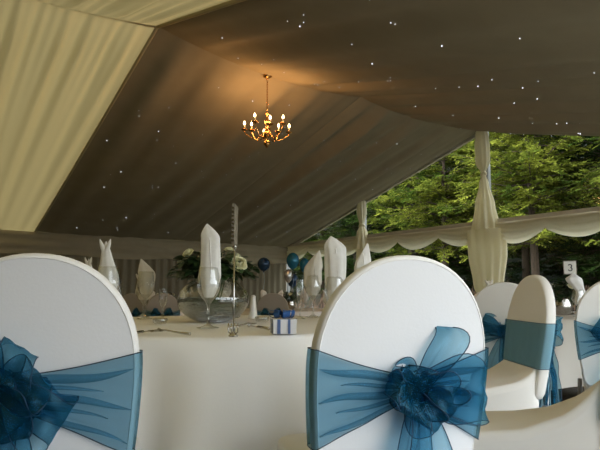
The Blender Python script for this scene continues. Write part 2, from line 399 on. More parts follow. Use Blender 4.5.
# z=0 is the lowest tip; the top fixing is at .98
m = MB(); m.lathe([(0, 1.0), (.02, 1.0), (.055, .985), (.06, .965), (.02, .94), (.008, .925), (0, .925)], 16); m.build('ceiling_rose', 'brass', ch)
m = MB()
for i in range(13):
    z = .925 - i * .034; R = Matrix.Rotation((i % 2) * PI / 2, 3, 'Z')
    m.tube([R @ Vector((.009 * math.cos(a), 0, .023 * math.sin(a))) + Vector((0, 0, z - .02)) for a in [2 * PI * k / 10 for k in range(10)]], .0032, 5, closed=True)
m.build('chain', 'brass', ch)
m = MB(); m.lathe([(0, .48), (.012, .475), (.03, .455), (.012, .44), (.010, .40), (.026, .37), (.034, .34), (.016, .30), (.012, .25), (.04, .22), (.058, .19), (.05, .16), (.02, .13), (.016, .10), (.04, .075), (.046, .05), (.02, .02), (.008, 0), (0, -.005)], 18); m.build('central_column', 'brass', ch)
for k in range(8):
    a = 2 * PI * k / 8 - YAW + .2; hi = .055 if k % 2 else 0; R = .285 if k % 2 == 0 else .25
    pts = [(.045, .19), (.085, .13), (.14, .10 + hi * .3), (.2, .12 + hi * .6), (R - .01, .18 + hi), (R, .215 + hi)]
    cs = []
    for i in range(25):
        t = i / 24 * 5; j = min(int(t), 4); f = t - j; f = f * f * (3 - 2 * f) * .4 + f * .6
        cs.append((lerp(pts[j][0], pts[j + 1][0], f), lerp(pts[j][1], pts[j + 1][1], f)))
    m = MB(); m.tube([(q[0] * math.cos(a), q[0] * math.sin(a), q[1]) for q in cs], .0068, 6)
    arm = m.build('arm', 'brass', ch)
    c = (R * math.cos(a), R * math.sin(a), 0); z0 = .215 + hi
    m = MB(); m.lathe([(0, z0 - .012), (.022, z0 - .008), (.04, z0 + .006), (.042, z0 + .012), (.014, z0 + .008), (.014, z0 + .025), (0, z0 + .025)], 14, c); m.build('drip_pan', 'brass', arm)
    m = MB(); m.lathe([(0, z0 + .02), (.009, z0 + .02), (.009, z0 + .072), (0, z0 + .074)], 10, c); m.build('candle_tube', 'candle', arm)
    m = MB(); m.lathe([(0, z0 + .070), (.009, z0 + .076), (.0145, z0 + .09), (.011, z0 + .106), (.004, z0 + .122), (0, z0 + .128)], 10, c); m.build('bulb', 'bulb', arm)
    ld = bpy.data.lights.new('bulb_light', 'POINT'); ld.energy = 2.2; ld.color = (1, .50, .19); ld.shadow_soft_size = .03
    lo = bpy.data.objects.new('bulb_light', ld); COL.objects.link(lo); lo.parent = ch; lo.location = (c[0], c[1], z0 + .155)

# ------------------------------------------------------------------ chairs with spandex covers and organza sashes
def outline(a):
    """closed outline of the backrest, a in 0..2pi -> x,z"""
    if a <= PI:
        c, s = math.cos(a), math.sin(a)
        return (.222 * math.copysign(abs(c) ** .94, c), .735 + .250 * s ** .92)
    t = (a - PI) / PI
    if t < .4: f = t / .4; return (-(.222 - .030 * f ** 1.6), .735 - .31 * f)
    if t < .6: f = (t - .4) / .2; return (lerp(-.192, .192, f), .425)
    f = (1 - t) / .4; return ((.222 - .030 * f ** 1.6), .735 - .31 * f)
def wz(z):
    if z < .735: f = min(1, (.735 - z) / .31); return .222 - .030 * f ** 1.6
    s = min(1, (z - .735) / .25) ** (1 / .92); return .222 * max(0, 1 - s * s) ** .47
TH, TILT = .044, .17
def yr_(z): return -.245 - TILT * (z - .47)          # rear face
def yf_(z): return yr_(z) + TH
def ring(r, y_off):
    """ring at scale r of the outline; y_off measured forward of the rear face"""
    out = []
    for k in range(64):
        x, z = outline(2 * PI * k / 64); x *= r; z = .70 + (z - .70) * r
        out.append((x, yr_(z) + y_off, z))
    return out
FIL = [.125, .10]
def seatf(y): return .462 + FIL[0] * math.exp(-(y + .235) / FIL[1])
def rr(a, hx, hy, e=.26):
    c, s = math.cos(a), math.sin(a); return (hx * math.copysign(abs(c) ** e, c) if abs(c) > 1e-6 else 0, hy * math.copysign(abs(s) ** e, s) if abs(s) > 1e-6 else 0)
def tp(p): return (p[0] * (.97 - .10 * (p[1] + .228) / .456), p[1])
def ribbon(c, w, n, nv=8, rip=.004, fr=2.5, seed=0):
    """rows of points: centre c[i], half-width vector w[i], normal n[i]"""
    rows = []
    for i in range(len(c)):
        r = []
        for j in range(nv + 1):
            v = 2 * j / nv - 1
            d = rip * (math.sin(v * PI * fr + seed + i * .12) + 1.1 * ns(v * 2 + seed, i * .22)) 
            r.append(c[i] + w[i] * v + n[i] * d)
        rows.append(r)
    return rows
def bow_loop(k, ang, L, Wd, out, seed, lift=.0, open_=.035):
    """teardrop loop leaving the knot k at angle ang in the plane of the backrest"""
    d = Vector((math.cos(ang), 0, math.sin(ang))); p = Vector((-math.sin(ang), 0, math.cos(ang))); nrm = Vector((0, -1, 0))
    c, w, n = [], [], []; N = 30
    for i in range(N + 1):
        t = i / N; th = 2 * PI * t
        s = (1 - math.cos(th)) / 2
        ln = L * s ** .8; off = open_ * math.sin(th) * (.4 + .6 * s)
        cc = k + d * ln + nrm * (out + off + lift * s) + p * (.018 * math.sin(th * 1 + seed) + .012 * ns(seed, t * 4)) + d * .008 * ns(t * 5, seed)
        ww = p * (lerp(.016, Wd / 2, math.sin(PI * .80 * s) ** .8)) + nrm * (.028 * math.sin(th + seed) * s) + d * (.012 * s * math.sin(seed * 1.7))
        c.append(cc); w.append(ww); n.append(nrm)
    return ribbon(c, w, n, 9, .0055, 2.2, seed)
def tail(k, x1, L, W0, W1, out, seed, cut=.04):
    c, w, n = [], [], []; N = 26
    for i in range(N + 1):
        t = i / N
        c.append(k + Vector((x1 * t ** .8 + .012 * math.sin(t * 4 + seed), -out - .02 * math.sin(t * 3) + TILT * L * t * .6 + .006 * ns(t * 3, seed), -L * t - .01)))
        w.append(Vector((lerp(W0, W1, min(1, t * 2) ** .7) / 2, 0, cut * (t ** 3))) + Vector((0, .012 * math.sin(t * 5 + seed), 0))); n.append(Vector((0, -1, 0)))
    return ribbon(c, w, n, 10, .010, 2.6, seed)
def edges(rows, ends=True):
    out = [[r[0] for r in rows], [r[-1] for r in rows]]
    if ends: out.append(list(rows[-1]))
    return out
def make_chair(name, label, spec, mats=('spandex', 'band'), seed=0, group=None):
    root = thing(name, label, 'chair', (0, 0, 0), 0, group)
    # rear panel
    m = MB(); m.grid([ring(r, -.004 * (1 - r * r)) for r in (.001, .2, .4, .6, .75, .86, .93, .964)], cv=True); m.build('rear_panel', mats[0], root)
    m = MB(); m.tube([Vector(p) + Vector((0, -.0002, 0)) for p in ring(.962, 0)], .0015, 6, closed=True); m.build('piping', mats[1], root)
    # rounded edge band
    m = MB(); prof_ = []
    for i in range(11):
        t = PI * i / 10; prof_.append((.962 + .038 * math.sin(t) ** .8, TH / 2 - (TH / 2) * math.cos(t)))
    m.grid([ring(r, y) for r, y in prof_], cv=True); m.build('edge_band', mats[1], root)
    m = MB(); m.grid([ring(r, TH + .004 * (1 - r * r)) for r in (.001, .2, .4, .6, .8, .9, .964)], cv=True); m.build('front_panel', mats[0], root)
    # seat and skirt
    NA = 96; m = MB(); rows = []
    for r in (0.001, .2, .4, .6, .78, .9, .96):
        rows.append([(lambda p: (p[0] * r, p[1] * r, seatf(p[1] * r) + .014 * (1 - r * r)))(tp(rr(2 * PI * k / NA, .205, .228))) for k in range(NA)])
    for e, dz in ((.985, .004), (1.0, .014), (1.005, .03)):
        rows.append([(lambda p: (p[0] * e, p[1] * e, seatf(p[1]) - dz))(tp(rr(2 * PI * k / NA, .205, .228))) for k in range(NA)])
    m.grid(rows, cv=True); m.build('seat_cover', mats[0], root)
    m = MB(); rows = []
    for j in range(11):
        t = j / 10; r_ = []
        for k in range(NA):
            a = 2 * PI * k / NA; x, y = tp(rr(a, .206, .229)); ztop = seatf(y) - .03
            cn = min(1, (abs(x) / .213) ** 3 * (abs(y) / .229) ** 3); zb = .012 + .17 * (1 - cn) ** 1.5
            pin = 1 - .12 * (1 - cn) * math.sin(PI * .5 * t) + .05 * cn * t
            r_.append((x * pin, y * pin - (.03 * t if y < -.1 else 0), lerp(ztop, zb, t)))
        rows.append(r_)
    m.grid(rows, cv=True); m.build('skirt', mats[0], root)
    for sx in (-1, 1):
        for sy in (-1, 1):
            m = MB(); x, y = sx * .205, (.218 if sy > 0 else -.255)
            m.tube([(x * .93, y * .93, .40), (x, y, .10), (x, y, 0)], .0125, 8); m.build('leg', 'plastic', root)
    # sash
    kx, kz, zt0, zb0, zt1, zb1, loops, tails, kr = spec
    hem = []
    sash = None; m = MB()
    yo = -.006
    for sgn, zt, zb in ((-1, zt0, zb0), (1, zt1, zb1)):
        rows = []
        for i in range(25):
            u = i / 24; r_ = []
            for j in range(17):
                v = j / 16
                ze = lerp(zb, zt, v); zk = kz + lerp(-.026, .026, v); e = u ** .9
                z = lerp(zk, ze, e) + (.014 * math.sin(PI * u)) * (1 - 2 * v) * .5
                x = lerp(kx, sgn * wz(ze), u)
                pl = .014 * math.sin(v * PI * 5 + seed + sgn + u * 1.5) * (1 - u) ** .8 * min(1, u * 6) + .006 * ns(v * 3 + seed, u * 3, sgn) * (1 - u * .6)
                r_.append(Vector((x, yr_(z) + yo - abs(pl) * 1.5, z)))
            rows.append(r_)
        # round the rim and across the front
        for i in range(1, 7):
            t = PI * i / 6; r_ = []
            for j in range(17):
                v = j / 16; z = lerp(zb, zt, v)
                r_.append(Vector((sgn * (wz(z) + .006 * math.sin(t)), yr_(z) + TH / 2 - (TH / 2 + .006) * math.cos(t), z)))
            rows.append(r_)
        for i in range(1, 13):
            u = i / 12; r_ = []
            for j in range(17):
                v = j / 16; z0 = lerp(zb, zt, v); z1 = lerp((zb0 + zb1) / 2, (zt0 + zt1) / 2, v); z = lerp(z0, z1, u)
                r_.append(Vector((sgn * wz(z) * (1 - u), yf_(z) + .012 + .002 * ns(z * 20 + seed, u * 4), z)))
            rows.append(r_)
            m.grid(rows); hem += edges(rows, False)
        # gathered folds lying over the band, running out from the knot
        for q, (v0, e0, wd) in enumerate(((.10, .97, .07), (.30, .80, .06), (.48, .97, .09), (.66, .75, .06), (.84, .97, .10))):
            fr_ = []
            for i in range(17):
                u = e0 * i / 16; rw = []
                for j in range(5):
                    v = v0 + (j / 4 - .5) * wd * 2.6 * (1.001 - i / 16) ** .75 * min(1, .3 + i / 6) + .03 * math.sin(u * 7 + q + seed)
                    ze = lerp(zb, zt, v); zk = kz + lerp(-.026, .026, v); z = lerp(zk, ze, u ** .9) + (.014 * math.sin(PI * u)) * (1 - 2 * v) * .5; x = lerp(kx, sgn * wz(ze), u)
                    rw.append(Vector((x, yr_(z) + yo - .014 * (1 - u) - .005 - .007 * math.sin(PI * j / 4), z)))
                fr_.append(rw)
            m.grid(fr_)
    sash = m.build('sash', 'sash', root)
    K = Vector((kx, yr_(kz) - .012, kz))
    for (ang, L, Wd, out, lift, op) in loops:
        rows = bow_loop(K, math.radians(ang), L, Wd, out, seed + ang * .03, lift, op); m = MB(); m.grid(rows); m.build('bow_loop', 'bow', sash); hem += edges(rows, False)
    for (x1, L, W0, W1, out) in tails:
        rows = tail(K, x1, L, W0, W1, out, seed + x1 * 9); m = MB(); m.grid(rows); m.build('bow_tail', 'bow', sash); hem += edges(rows)
    # crumpled knot: wrapped strips over a puffed core
    m = MB(); n1, n2 = 18, 26; rows = []
    for i in range(n1 + 1):
        ph = PI * i / n1; r_ = []
        for j in range(n2):
            a = 2 * PI * j / n2; d = Vector((math.sin(ph) * math.cos(a), math.sin(ph) * math.sin(a), math.cos(ph)))
            q = kr * (1 + .45 * ns(d.x * 2.3 + seed, d.y * 2.3, d.z * 2.3) + .22 * abs(ns(d.x * 6, d.y * 6 + seed, d.z * 6)))
            r_.append(K + Vector((d.x * q, d.y * q * .7 - .022, d.z * q * .95)))
        rows.append(r_)
    m.grid(rows, cv=True); m.build('knot', 'bow', sash)
    m = MB()
    for q in range(4):
        a0 = q * .85 + seed; pts, ww, nn = [], [], []
        for i in range(25):
            t = 2 * PI * i / 24; R1 = kr * (.95 + .25 * math.sin(2 * t + q))
            pos = Vector((math.cos(t) * R1 * math.cos(a0), -.030 - .4 * kr * (1 + math.sin(t + q)), math.sin(t) * R1 + .25 * kr * math.cos(t) * math.sin(a0)))
            pts.append(K + pos); ww.append(Vector((.010 * math.sin(a0), -.012, .008 * math.cos(t + a0)))); nn.append(Vector((0, -1, 0)))
        rows = ribbon(pts, ww, nn, 4, .002, 1.5, q); m.grid(rows)
    m.build('knot_wrap', 'bow', sash)
    m = MB()
    for e in hem: m.tube(e, .0012, 5)
    m.build('hem', 'hem', sash)
    return root
def place(root, top_x, top_y, tx, ty, z=None):
    """stand the chair so that its backrest is at (top_x, top_y) and it faces (tx, ty)"""
    d = Vector((tx - top_x, ty - top_y, 0)).normalized(); p = Vector((top_x, top_y, 0)) + d * .30
    root.rotation_euler = (0, 0, math.atan2(d.y, d.x) - PI / 2)
    root.location = (p.x, p.y, gz(p.x, p.y) if z is None else z); return root
TC = (1.33, 2.52)      # main table centre
SP2 = (.008, .680, .775, .555, .765, .545, [(60, .165, .062, .012, .01, .045), (0, .175, .15, .018, .012, .05), (-50, .09, .11, .03, .01, .04), (150, .06, .09, .02, .01, .04), (105, .06, .08, .03, .01, .04), (-15, .07, .08, .045, .01, .04), (-110, .06, .09, .03, .01, .04)],
       [(-.03, .40, .03, .13, .022), (.07, .38, .03, .15, .030)], .033)
SPL = (-.055, .69, .775, .545, .765, .535, [(112, .13, .11, .014, .012, .05), (-22, .15, .12, .030, .012, .06), (58, .10, .09, .02, .02, .06), (200, .15, .14, .012, .01, .04), (-75, .10, .11, .035, .01, .05), (20, .09, .09, .04, .01, .05), (80, .06, .09, .045, .01, .05), (-40, .08, .09, .055, .01, .05), (150, .08, .1, .04, .01, .05), (-120, .08, .1, .04, .01, .05)],
       [(.05, .42, .03, .17, .020), (-.06, .40, .03, .15, .026)], .036)
SPG = (.0, .675, .76, .56, .76, .56, [(25, .14, .12, .03, .02, .05), (158, .15, .12, .03, .02, .05)], [(-.09, .40, .03, .13, .06), (.05, .42, .03, .13, .045)], .04)
GR = 'covered chairs around the near table'
c2 = make_chair('banquet_chair', 'large white covered chair in front centre, its blue organza bow facing the camera', SP2, seed=1.0, group=GR)
place(c2, .948, .862, 1.50, 2.45)
cl = make_chair('banquet_chair', 'large white covered chair at the left edge with a crumpled blue bow', SPL, seed=2.3, group=GR)
place(cl, .245, 1.300, .86, 2.5)
c3 = make_chair('banquet_chair', 'ivory covered chair seen from the front, its plain sash band across the backrest', SPG, ('beige', 'beige'), seed=3.1, group=GR)
place(c3, 2.50, 1.44, 1.30, 2.30)
FIL[:] = [.24, .14]
nr = make_chair('banquet_chair', 'ivory covered chair cut off by the lower right corner, seat stretching to the left', SPG, ('beige', 'beige'), seed=4.4, group=GR)
place(nr, 1.745, .68, 1.16, 2.42)
T4 = (4.72, 2.22)
c4 = copy_tree(c3); c4['label'] = 'shaded covered chair with hanging dark blue bow, just behind the large front chair'; c4['group'] = 'covered chairs around the table with the number three'
place(c4, 3.10, 1.98, 4.5, 2.5)
c5 = copy_tree(c3); c5['label'] = 'covered chair with blue sash at the right edge, in front of the numbered table'; c5['group'] = 'covered chairs around the table with the number three'
place(c5, 2.93, 1.21, T4[0], T4[1])
T3 = (4.93, 6.93); T2 = (3.45, 8.1)
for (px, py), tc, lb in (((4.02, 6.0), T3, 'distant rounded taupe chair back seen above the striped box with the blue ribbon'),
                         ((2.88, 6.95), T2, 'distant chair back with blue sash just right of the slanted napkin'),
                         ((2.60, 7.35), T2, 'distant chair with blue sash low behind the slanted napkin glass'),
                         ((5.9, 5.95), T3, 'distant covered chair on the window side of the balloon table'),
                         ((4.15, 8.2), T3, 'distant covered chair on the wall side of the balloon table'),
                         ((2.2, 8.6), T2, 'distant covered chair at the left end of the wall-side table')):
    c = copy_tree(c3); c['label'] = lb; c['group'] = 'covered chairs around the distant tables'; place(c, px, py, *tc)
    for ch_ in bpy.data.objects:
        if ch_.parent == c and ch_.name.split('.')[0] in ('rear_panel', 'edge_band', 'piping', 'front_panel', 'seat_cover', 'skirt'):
            ch_.material_slots[0].link = 'OBJECT'; ch_.material_slots[0].material = M['dimmed']
for (px, py), lb in (((5.5, 3.75), 'covered chair on the far side of the numbered table'), ((6.3, 2.6), 'covered chair on the window side of the numbered table')):
    c = copy_tree(c3); c['label'] = lb; c['group'] = 'covered chairs around the table with the number three'; place(c, px, py, *T4)
# ------------------------------------------------------------------ tables
def table(cx, cy, label, clabel, mat, s, rot, seed, rad=.915, detail=150):
    z0 = gz(cx, cy); t = thing('round_table', label, 'table', (cx, cy, z0), rot, 'round banquet tables')
    m = MB(); m.lathe([(0, .742), (rad - .012, .742), (rad - .006, .735), (rad - .006, .722), (0, .720)], 48); m.build('table_top', 'ply', t)
    for k in range(4):
        a = PI / 4 + k * PI / 2; x, y = .55 * math.cos(a), .55 * math.sin(a)
        m = MB(); m.tube([(x, y, .722), (x * 1.08, y * 1.08, 0)], .014, 8); m.build('leg', 'alu', t)
    m = MB(); rows = []
    for r in (.001, .2, .4, .6, .8, .9, .96): rows.append([(r * rad * math.cos(2 * PI * k / detail), r * rad * math.sin(2 * PI * k / detail), .748) for k in range(detail)])
    for e, dz in ((.985, .001), (1.0, .005), (1.006, .014)):
        rows.append([(e * rad * math.cos(2 * PI * k / detail), e * rad * math.sin(2 * PI * k / detail), .748 - dz) for k in range(detail)])
    for j in range(1, 13):
        t_ = j / 12; r_ = []
        for k in range(detail):
            a = 2 * PI * k / detail; b = ((a + PI / 4) % (PI / 2)) - PI / 4
            drop = min(.70, s / math.cos(b) - rad); cn = (abs(b) / (PI / 4))
            f = math.sin(a * 17 + seed + 1.4 * math.sin(a * 3)) * .6 + .6 * ns(math.cos(a) * 3.2 + seed, math.sin(a) * 3.2)
            q = rad * 1.006 + .004 + (.045 + .10 * t_ * (.45 + .55 * cn)) * t_ ** .6 * (1 + f * 1.25)
            r_.append((q * math.cos(a), q * math.sin(a), .734 - drop * t_))
        rows.append(r_)
    m.grid(rows, cv=True); c = m.build('tablecloth', mat, loc=(cx, cy, z0)); c.rotation_euler = (0, 0, rot)
    tag(c, clabel, 'tablecloth', 'white cloths on the round tables')
    return z0
camdir = math.atan2(-TC[1], -TC[0])
# corners of a cloth lie at rot + 45 deg
table(*TC, 'near round banquet table hidden under the white cloth between the two front chairs', 'white cloth draped over the near round table between the two front chairs', 'cloth', 1.13, camdir + .02 - PI / 4, .6)
table(*T4, 'round table under the ivory cloth carrying the number three sign', 'ivory cloth on the table carrying the number three sign', 'cloth2', 1.35, .4, 2, detail=110)
table(*T3, 'distant round table carrying the balloons', 'cloth on the distant balloon table', 'cloth2', 1.4, .8, 3, detail=90)
table(*T2, 'distant round table near the far curtain wall', 'cloth on the distant table near the far curtain wall', 'cloth2', 1.4, .2, 4, detail=90)

# ------------------------------------------------------------------ tableware
ZT = .749
def goblet_mb(h, r, stem=.42):
    zb = h * stem; prof_ = [(0, .001), (r * .88, .001), (r * .9, .003), (r * .35, .010), (.006, .02), (.0048, zb * .5), (.0052, zb - .012), (.010, zb)]
    for i in range(1, 15):
        t = i / 14; prof_.append((r * (math.sin(min(1, t * 1.7) * PI / 2) ** .75) * (1 - .20 * max(0, t - .55) / .45), zb + (h - zb) * t ** 1.05))
    prof_.append((prof_[-1][0] - .0015, h)); mb = MB(); mb.lathe(prof_, 28); return mb
def napkin_mb(kind, w, h, seed):
    """rolled napkin; z=0 is its foot inside the glass, w half width, h height"""
    m = MB(); n = 40; K = 30; rows = []
    for i in range(K + 1):
        t = i / K; r_ = []
        for k in range(n):
            a = 2 * PI * k / n; c, s = math.cos(a), math.sin(a)
            base = lerp(.45, 1, min(1, t / .28) ** .7)
            if kind == 'point':
                sh = base * (.94 + .06 * math.sin(t * 4 + seed)) * (1 if t < .82 else max(.05, 1 - ((t - .82) / .18) ** 1.5 * .95)); off = .12 * w * math.sin(t * 3) - w * .32 * max(0, (t - .8) / .2); dep = .62 * (1 if t < .7 else 1 - .75 * (t - .7) / .3); zt = h * t
            elif kind == 'slant':
                sh = base * (1 if t < .62 else max(.04, 1 - ((t - .62) / .38) ** 1.2 * .96)); off = w * (.75 * max(0, (t - .55) / .45) ** 1.1); dep = .6 * (1 - .6 * t * t); zt = h * t
            elif kind == 'twist':
                sh = base * (.85 + .22 * math.sin(t * 9 + 1)) * (1 if t < .8 else max(.05, 1 - (t - .8) / .2)); off = w * .45 * math.sin(t * 5.5); dep = .7; zt = h * t
            else:
                sh = base * (1 if t < .45 else 1 - .62 * ((t - .45) / .55) ** .8); off = -w * .35 * max(0, (t - .45) / .55); dep = .6 * (1 - .5 * t); zt = h * t * .84
            cr = 1 + .07 * math.sin(3 * a + seed + t * 2.5) + .05 * math.sin(7 * a + seed * 2) + .06 * ns(c * 1.5 + seed, s * 1.5, t * 3)
            r_.append((off + w * sh * c * cr, w * sh * dep * s * cr, zt))
        rows.append(r_)
    m.grid(rows, cv=True)
    if kind == 'ears':
        for q, (dx, dy, tp) in enumerate(((-.55, .0, -.42), (-.15, .25, 0.05), (.2, -.1, .40))):
            b = Vector((-w * .35 + dx * w * .35, dy * w * .3, h * .80)); e = Vector((-w * .35 + dx * w * .6 + tp * w * .7, dy * w * .4, h * (1.0 if q != 1 else .96))); rows = []
            for i in range(9):
                t = i / 8; c = b.lerp(e, t); ww = w * .26 * (1 - t ** 2.2 * .75); rows.append([c + Vector((ww * math.cos(2 * PI * k / 12), ww * .5 * math.sin(2 * PI * k / 12), 0)) for k in range(12)])
            rows.append([e + Vector((0, 0, .004))] * 12); m.grid(rows, cv=True)
    # one turned-over fold edge down the face
    if kind in ('point', 'slant', 'twist'):
        pts = []
        for i in range(15):
            t = .25 + .55 * i / 14; pts.append((w * (.35 - .5 * (t - .25)) + (w * .45 * math.sin(t * 5.5) if kind == 'twist' else 0), -w * .60, h * t))
        m.tube(pts, .0022, 5)
    return m
def setting(x, y, h, r, nk, nw, nh, lb, seed, z=ZT, stem=.42, flip=0, mat='napkin', yaw=-YAW):
    zz = z
    g = thing('wine_goblet', 'clear stemmed goblet ' + lb[0], 'glass', (x, y, zz), 0, 'stemmed goblets holding napkins')
    goblet_mb(h, r, stem).build('goblet_glass', 'glass', g)
    nb = napkin_mb(nk, nw, nh, seed); foot = h * stem + h * .10
    n_ = nb.build('folded_napkin', mat, loc=(x, y, zz + foot)); n_.rotation_euler = (0, 0, yaw + (PI if flip else 0))
    tag(n_, lb[1], 'napkin', 'folded napkins standing in goblets'); return g
# main table settings (numbers in metres, read from the photograph)
setting(1.057, 2.065, .255, .052, 'point', .043, .315, ('holding the tall white napkin in front of the glass bowl', 'tall white pointed napkin in the goblet before the flowers'), 1, stem=.40)
setting(1.123, 2.958, .265, .050, 'slant', .046, .20, ('left of the glass bowl, holding the slanted cream napkin', 'cream napkin with slanted folded tip, standing left of the glass bowl'), 2, flip=1, mat='napkin2')
setting(.695, 2.258, .255, .050, 'ears', .043, .235, ('behind the left chair, holding the three-pointed napkin', 'white napkin folded with three rabbit-ear tips behind the left chair'), 3)
setting(.800, 2.90, .25, .045, 'ears', .034, .20, ('behind the left chair, left of the three-pointed napkin', 'small cream napkin just left of the three-pointed napkin'), 9, mat='napkin2')
setting(2.026, 2.587, .25, .050, 'slant', .054, .275, ('holding the narrow napkin with its tip to the right', 'cream napkin with its high tip to the right, between balloons and tallest napkin'), 4, mat='napkin2')
setting(1.840, 2.164, .23, .056, 'point', .058, .34, ('holding the broad tall napkin left of the front chair', 'broad tall white pointed napkin left of the front chair top'), 5, stem=.36)
setting(1.671, 1.773, .235, .050, 'slant', .036, .25, ('mostly hidden by the front chair top', 'white napkin with slanted tip peeping over the front chair'), 6)
setting(1.20, 3.20, .20, .045, 'ears', .05, .155, ('behind the left half of the glass bowl', 'low cream napkin behind the left half of the glass bowl'), 7, mat='napkin2')
setting(1.66, 3.05, .20, .045, 'point', .05, .165, ('behind the right half of the glass bowl', 'low pointed napkin behind the right half of the glass bowl'), 8, mat='napkin2')
# slim champagne flutes
def flute(x, y, h, lb):
    m = MB(); prof_ = [(0, .001), (.030, .001), (.030, .003), (.006, .012), (.004, .05), (.005, h * .4), (.014, h * .46), (.022, h * .62), (.024, h * .8), (.021, h)]
    m.lathe(prof_, 20); o = m.build('champagne_flute', 'glass', loc=(x, y, ZT)); tag(o, lb, 'glass', 'slim champagne flutes')
flute(1.819, 2.44, .22, 'slim clear flute standing left of the narrow slanted napkin')
flute(1.93, 2.32, .20, 'slim clear flute between the two napkin goblets right of the striped box')
flute(.813, 2.513, .21, 'slim clear flute right of the three-pointed napkin')
flute(1.16, 2.80, .17, 'slim clear flute at the left side of the glass bowl')

# table number stand
st = thing('table_number_stand', 'slim silver table-number stand at the table edge, its card seen edge-on', 'sign stand', (.928, 1.625, ZT), -YAW)
m = MB(); m.tube([(0, 0, .012), (0, 0, .10), (0, 0, .33)], .0028, 8); m.build('rod', 'silver', st)
m = MB(); m.lathe([(0, 0), (.016, 0), (.017, .004), (.010, .010), (.006, .016), (0, .018)], 16); m.build('foot', 'silver', st)
for i in range(4):
    m = MB(); x = -.016 + i * .0107; m.tube([(x * .5, -.002, .010), (x, -.008, .016), (x, -.010, .046)], .0022, 6); m.build('prong', 'silver', st)
m = MB(); m.box((0, 0, .382), (.0045, .045, .070)); fr = m.build('card_frame', 'card', st, smooth=False)
m = MB()
for i in range(9): m.box((-.002, -.045, .325 + i * .014), (.0045, .003, .004))
m.build('frame_ornament', 'silver', fr, smooth=False)
m = MB(); m.lathe([(0, .30), (.006, .302), (.008, .309), (.005, .316), (0, .318)], 12); m.build('clip', 'silver', st)

# fishbowl vase
bw = thing('bowl_vase', 'round clear glass bowl with pebbles, coiled grass and water on the near table', 'vase', (1.33, 2.544, ZT))
RB, HB = .185, .235
pr_ = [(0, .002), (.085, .002)]
for i in range(1, 22):
    t = i / 21; a = -PI / 2 * .80 + t * (PI / 2 * .80 + 1.0); pr_.append((RB * math.cos(a), HB * .47 + HB * .52 * math.sin(a)))
pr_ = [q for q in pr_]
rt, zt = pr_[-1]; pr_ += [(rt, zt + .012), (rt + .012, zt + .020)]
m = MB(); m.lathe(pr_, 48); m.build('glass_bowl', 'glass', bw)
wp = [(r * .975, z) for r, z in pr_ if z < HB * .50]; wl = wp[-1]
m = MB(); m.lathe([(0, .006)] + [(r, max(z, .006)) for r, z in wp[1:]] + [(0, wl[1])], 40); m.build('water', 'water', bw)
r3 = random.Random(8)
for i in range(46):
    a = r3.uniform(0, 2 * PI); q = r3.uniform(0, .125) if i < 26 else r3.uniform(.09, .135); s = r3.uniform(.010, .017)
    z = .012 + s * .5 + (.016 if i > 30 else 0) + max(0, q - .09) * .4
    m = MB(); m.lathe([(0, -s * .55), (s * .7, -s * .4), (s, 0), (s * .7, s * .4), (0, s * .55)], 8, (q * math.cos(a), q * math.sin(a), z)); m.build('pebble', 'pebble', bw)
gq = random.Random(2); m = MB()
for i in range(16):
    z = .035 + i * .0050; R_ = gq.uniform(.10, .165) * (.8 + z * 2); R_ = min(R_, .158); ph = gq.uniform(0, 6); ta, tb = gq.uniform(-.02, .02), gq.uniform(-.02, .02)
    m.tube([(R_ * math.cos(a), R_ * .96 * math.sin(a), z + ta * math.cos(a) + tb * math.sin(a) + .003 * math.sin(5 * a + ph)) for a in [ph + 2 * PI * .92 * k / 30 for k in range(31)]], .0022, 5)
m.build('coiled_grass', 'grassy', bw)
# flower arrangement standing in the bowl
fl = thing('flower_arrangement', 'arrangement of ivory roses and dark leaves rising out of the glass bowl', 'flowers', (1.33, 2.544, ZT + .03))
def petal(m, c, up, ang, size, openn, curl=.3):
    up = up.normalized(); t0 = up.orthogonal().normalized(); b0 = up.cross(t0)
    d = t0 * math.cos(ang) + b0 * math.sin(ang); sd_ = up.cross(d); rows = []
    for i in range(6):
        t = i / 5; rows.append([])
        for j in range(5):
            v = j / 2 - 1; wd = size * .62 * math.sin(PI * (.12 + .78 * t)) ** .7
            p = c + up * (size * (t * (1 - openn * .55) - curl * openn * max(0, t - .6))) + d * (size * openn * (t ** 1.4) * .75 + size * .16 * math.sin(PI * t)) + sd_ * v * wd - d * (v * v * wd * .45)
            rows[-1].append(p)
    m.grid(rows)
def rose(parent, c, up, size):
    m = MB(); c = Vector(c); up = Vector(up)
    for L, (n_, op, s) in enumerate(((3, .10, .62), (4, .28, .80), (5, .55, .95), (6, .85, 1.05), (6, 1.1, 1.0))):
        for k in range(n_): petal(m, c, up, 2 * PI * k / n_ + L * .7, size * s, op)
    return m.build('rose', 'rose', parent)
RT = Vector((FY, -FX, 0)); FW = Vector((FX, FY, 0))
def loc3(r, f, z): return RT * r + FW * f + Vector((0, 0, z))
def leaf(m, c, d, size, nrm, wd=.42):
    d = d.normalized(); s_ = d.cross(nrm).normalized(); n2 = s_.cross(d)
    rows = []
    for i in range(6):
        t = i / 5; w_ = size * wd * math.sin(PI * (.06 + .9 * t)) ** .8
        rows.append([c + d * size * t + s_ * w_ * v + n2 * (abs(v) * w_ * .3 - size * .25 * t * t) for v in (-1, 0, 1)])
    m.grid(rows)
roses = [((.135, -.10, .255), (.3, -.8, .5), .062), ((-.125, -.04, .315), (-.4, -.6, .7), .042), ((-.155, -.06, .275), (-.6, -.6, .4), .036), ((.075, .02, .335), (.1, -.2, 1), .038),
         ((.03, -.08, .30), (0, -.8, .5), .036), ((-.06, .05, .32), (-.2, .2, 1), .04), ((.10, .12, .30), (.4, .7, .5), .045), ((-.10, .12, .27), (-.5, .7, .3), .04)]
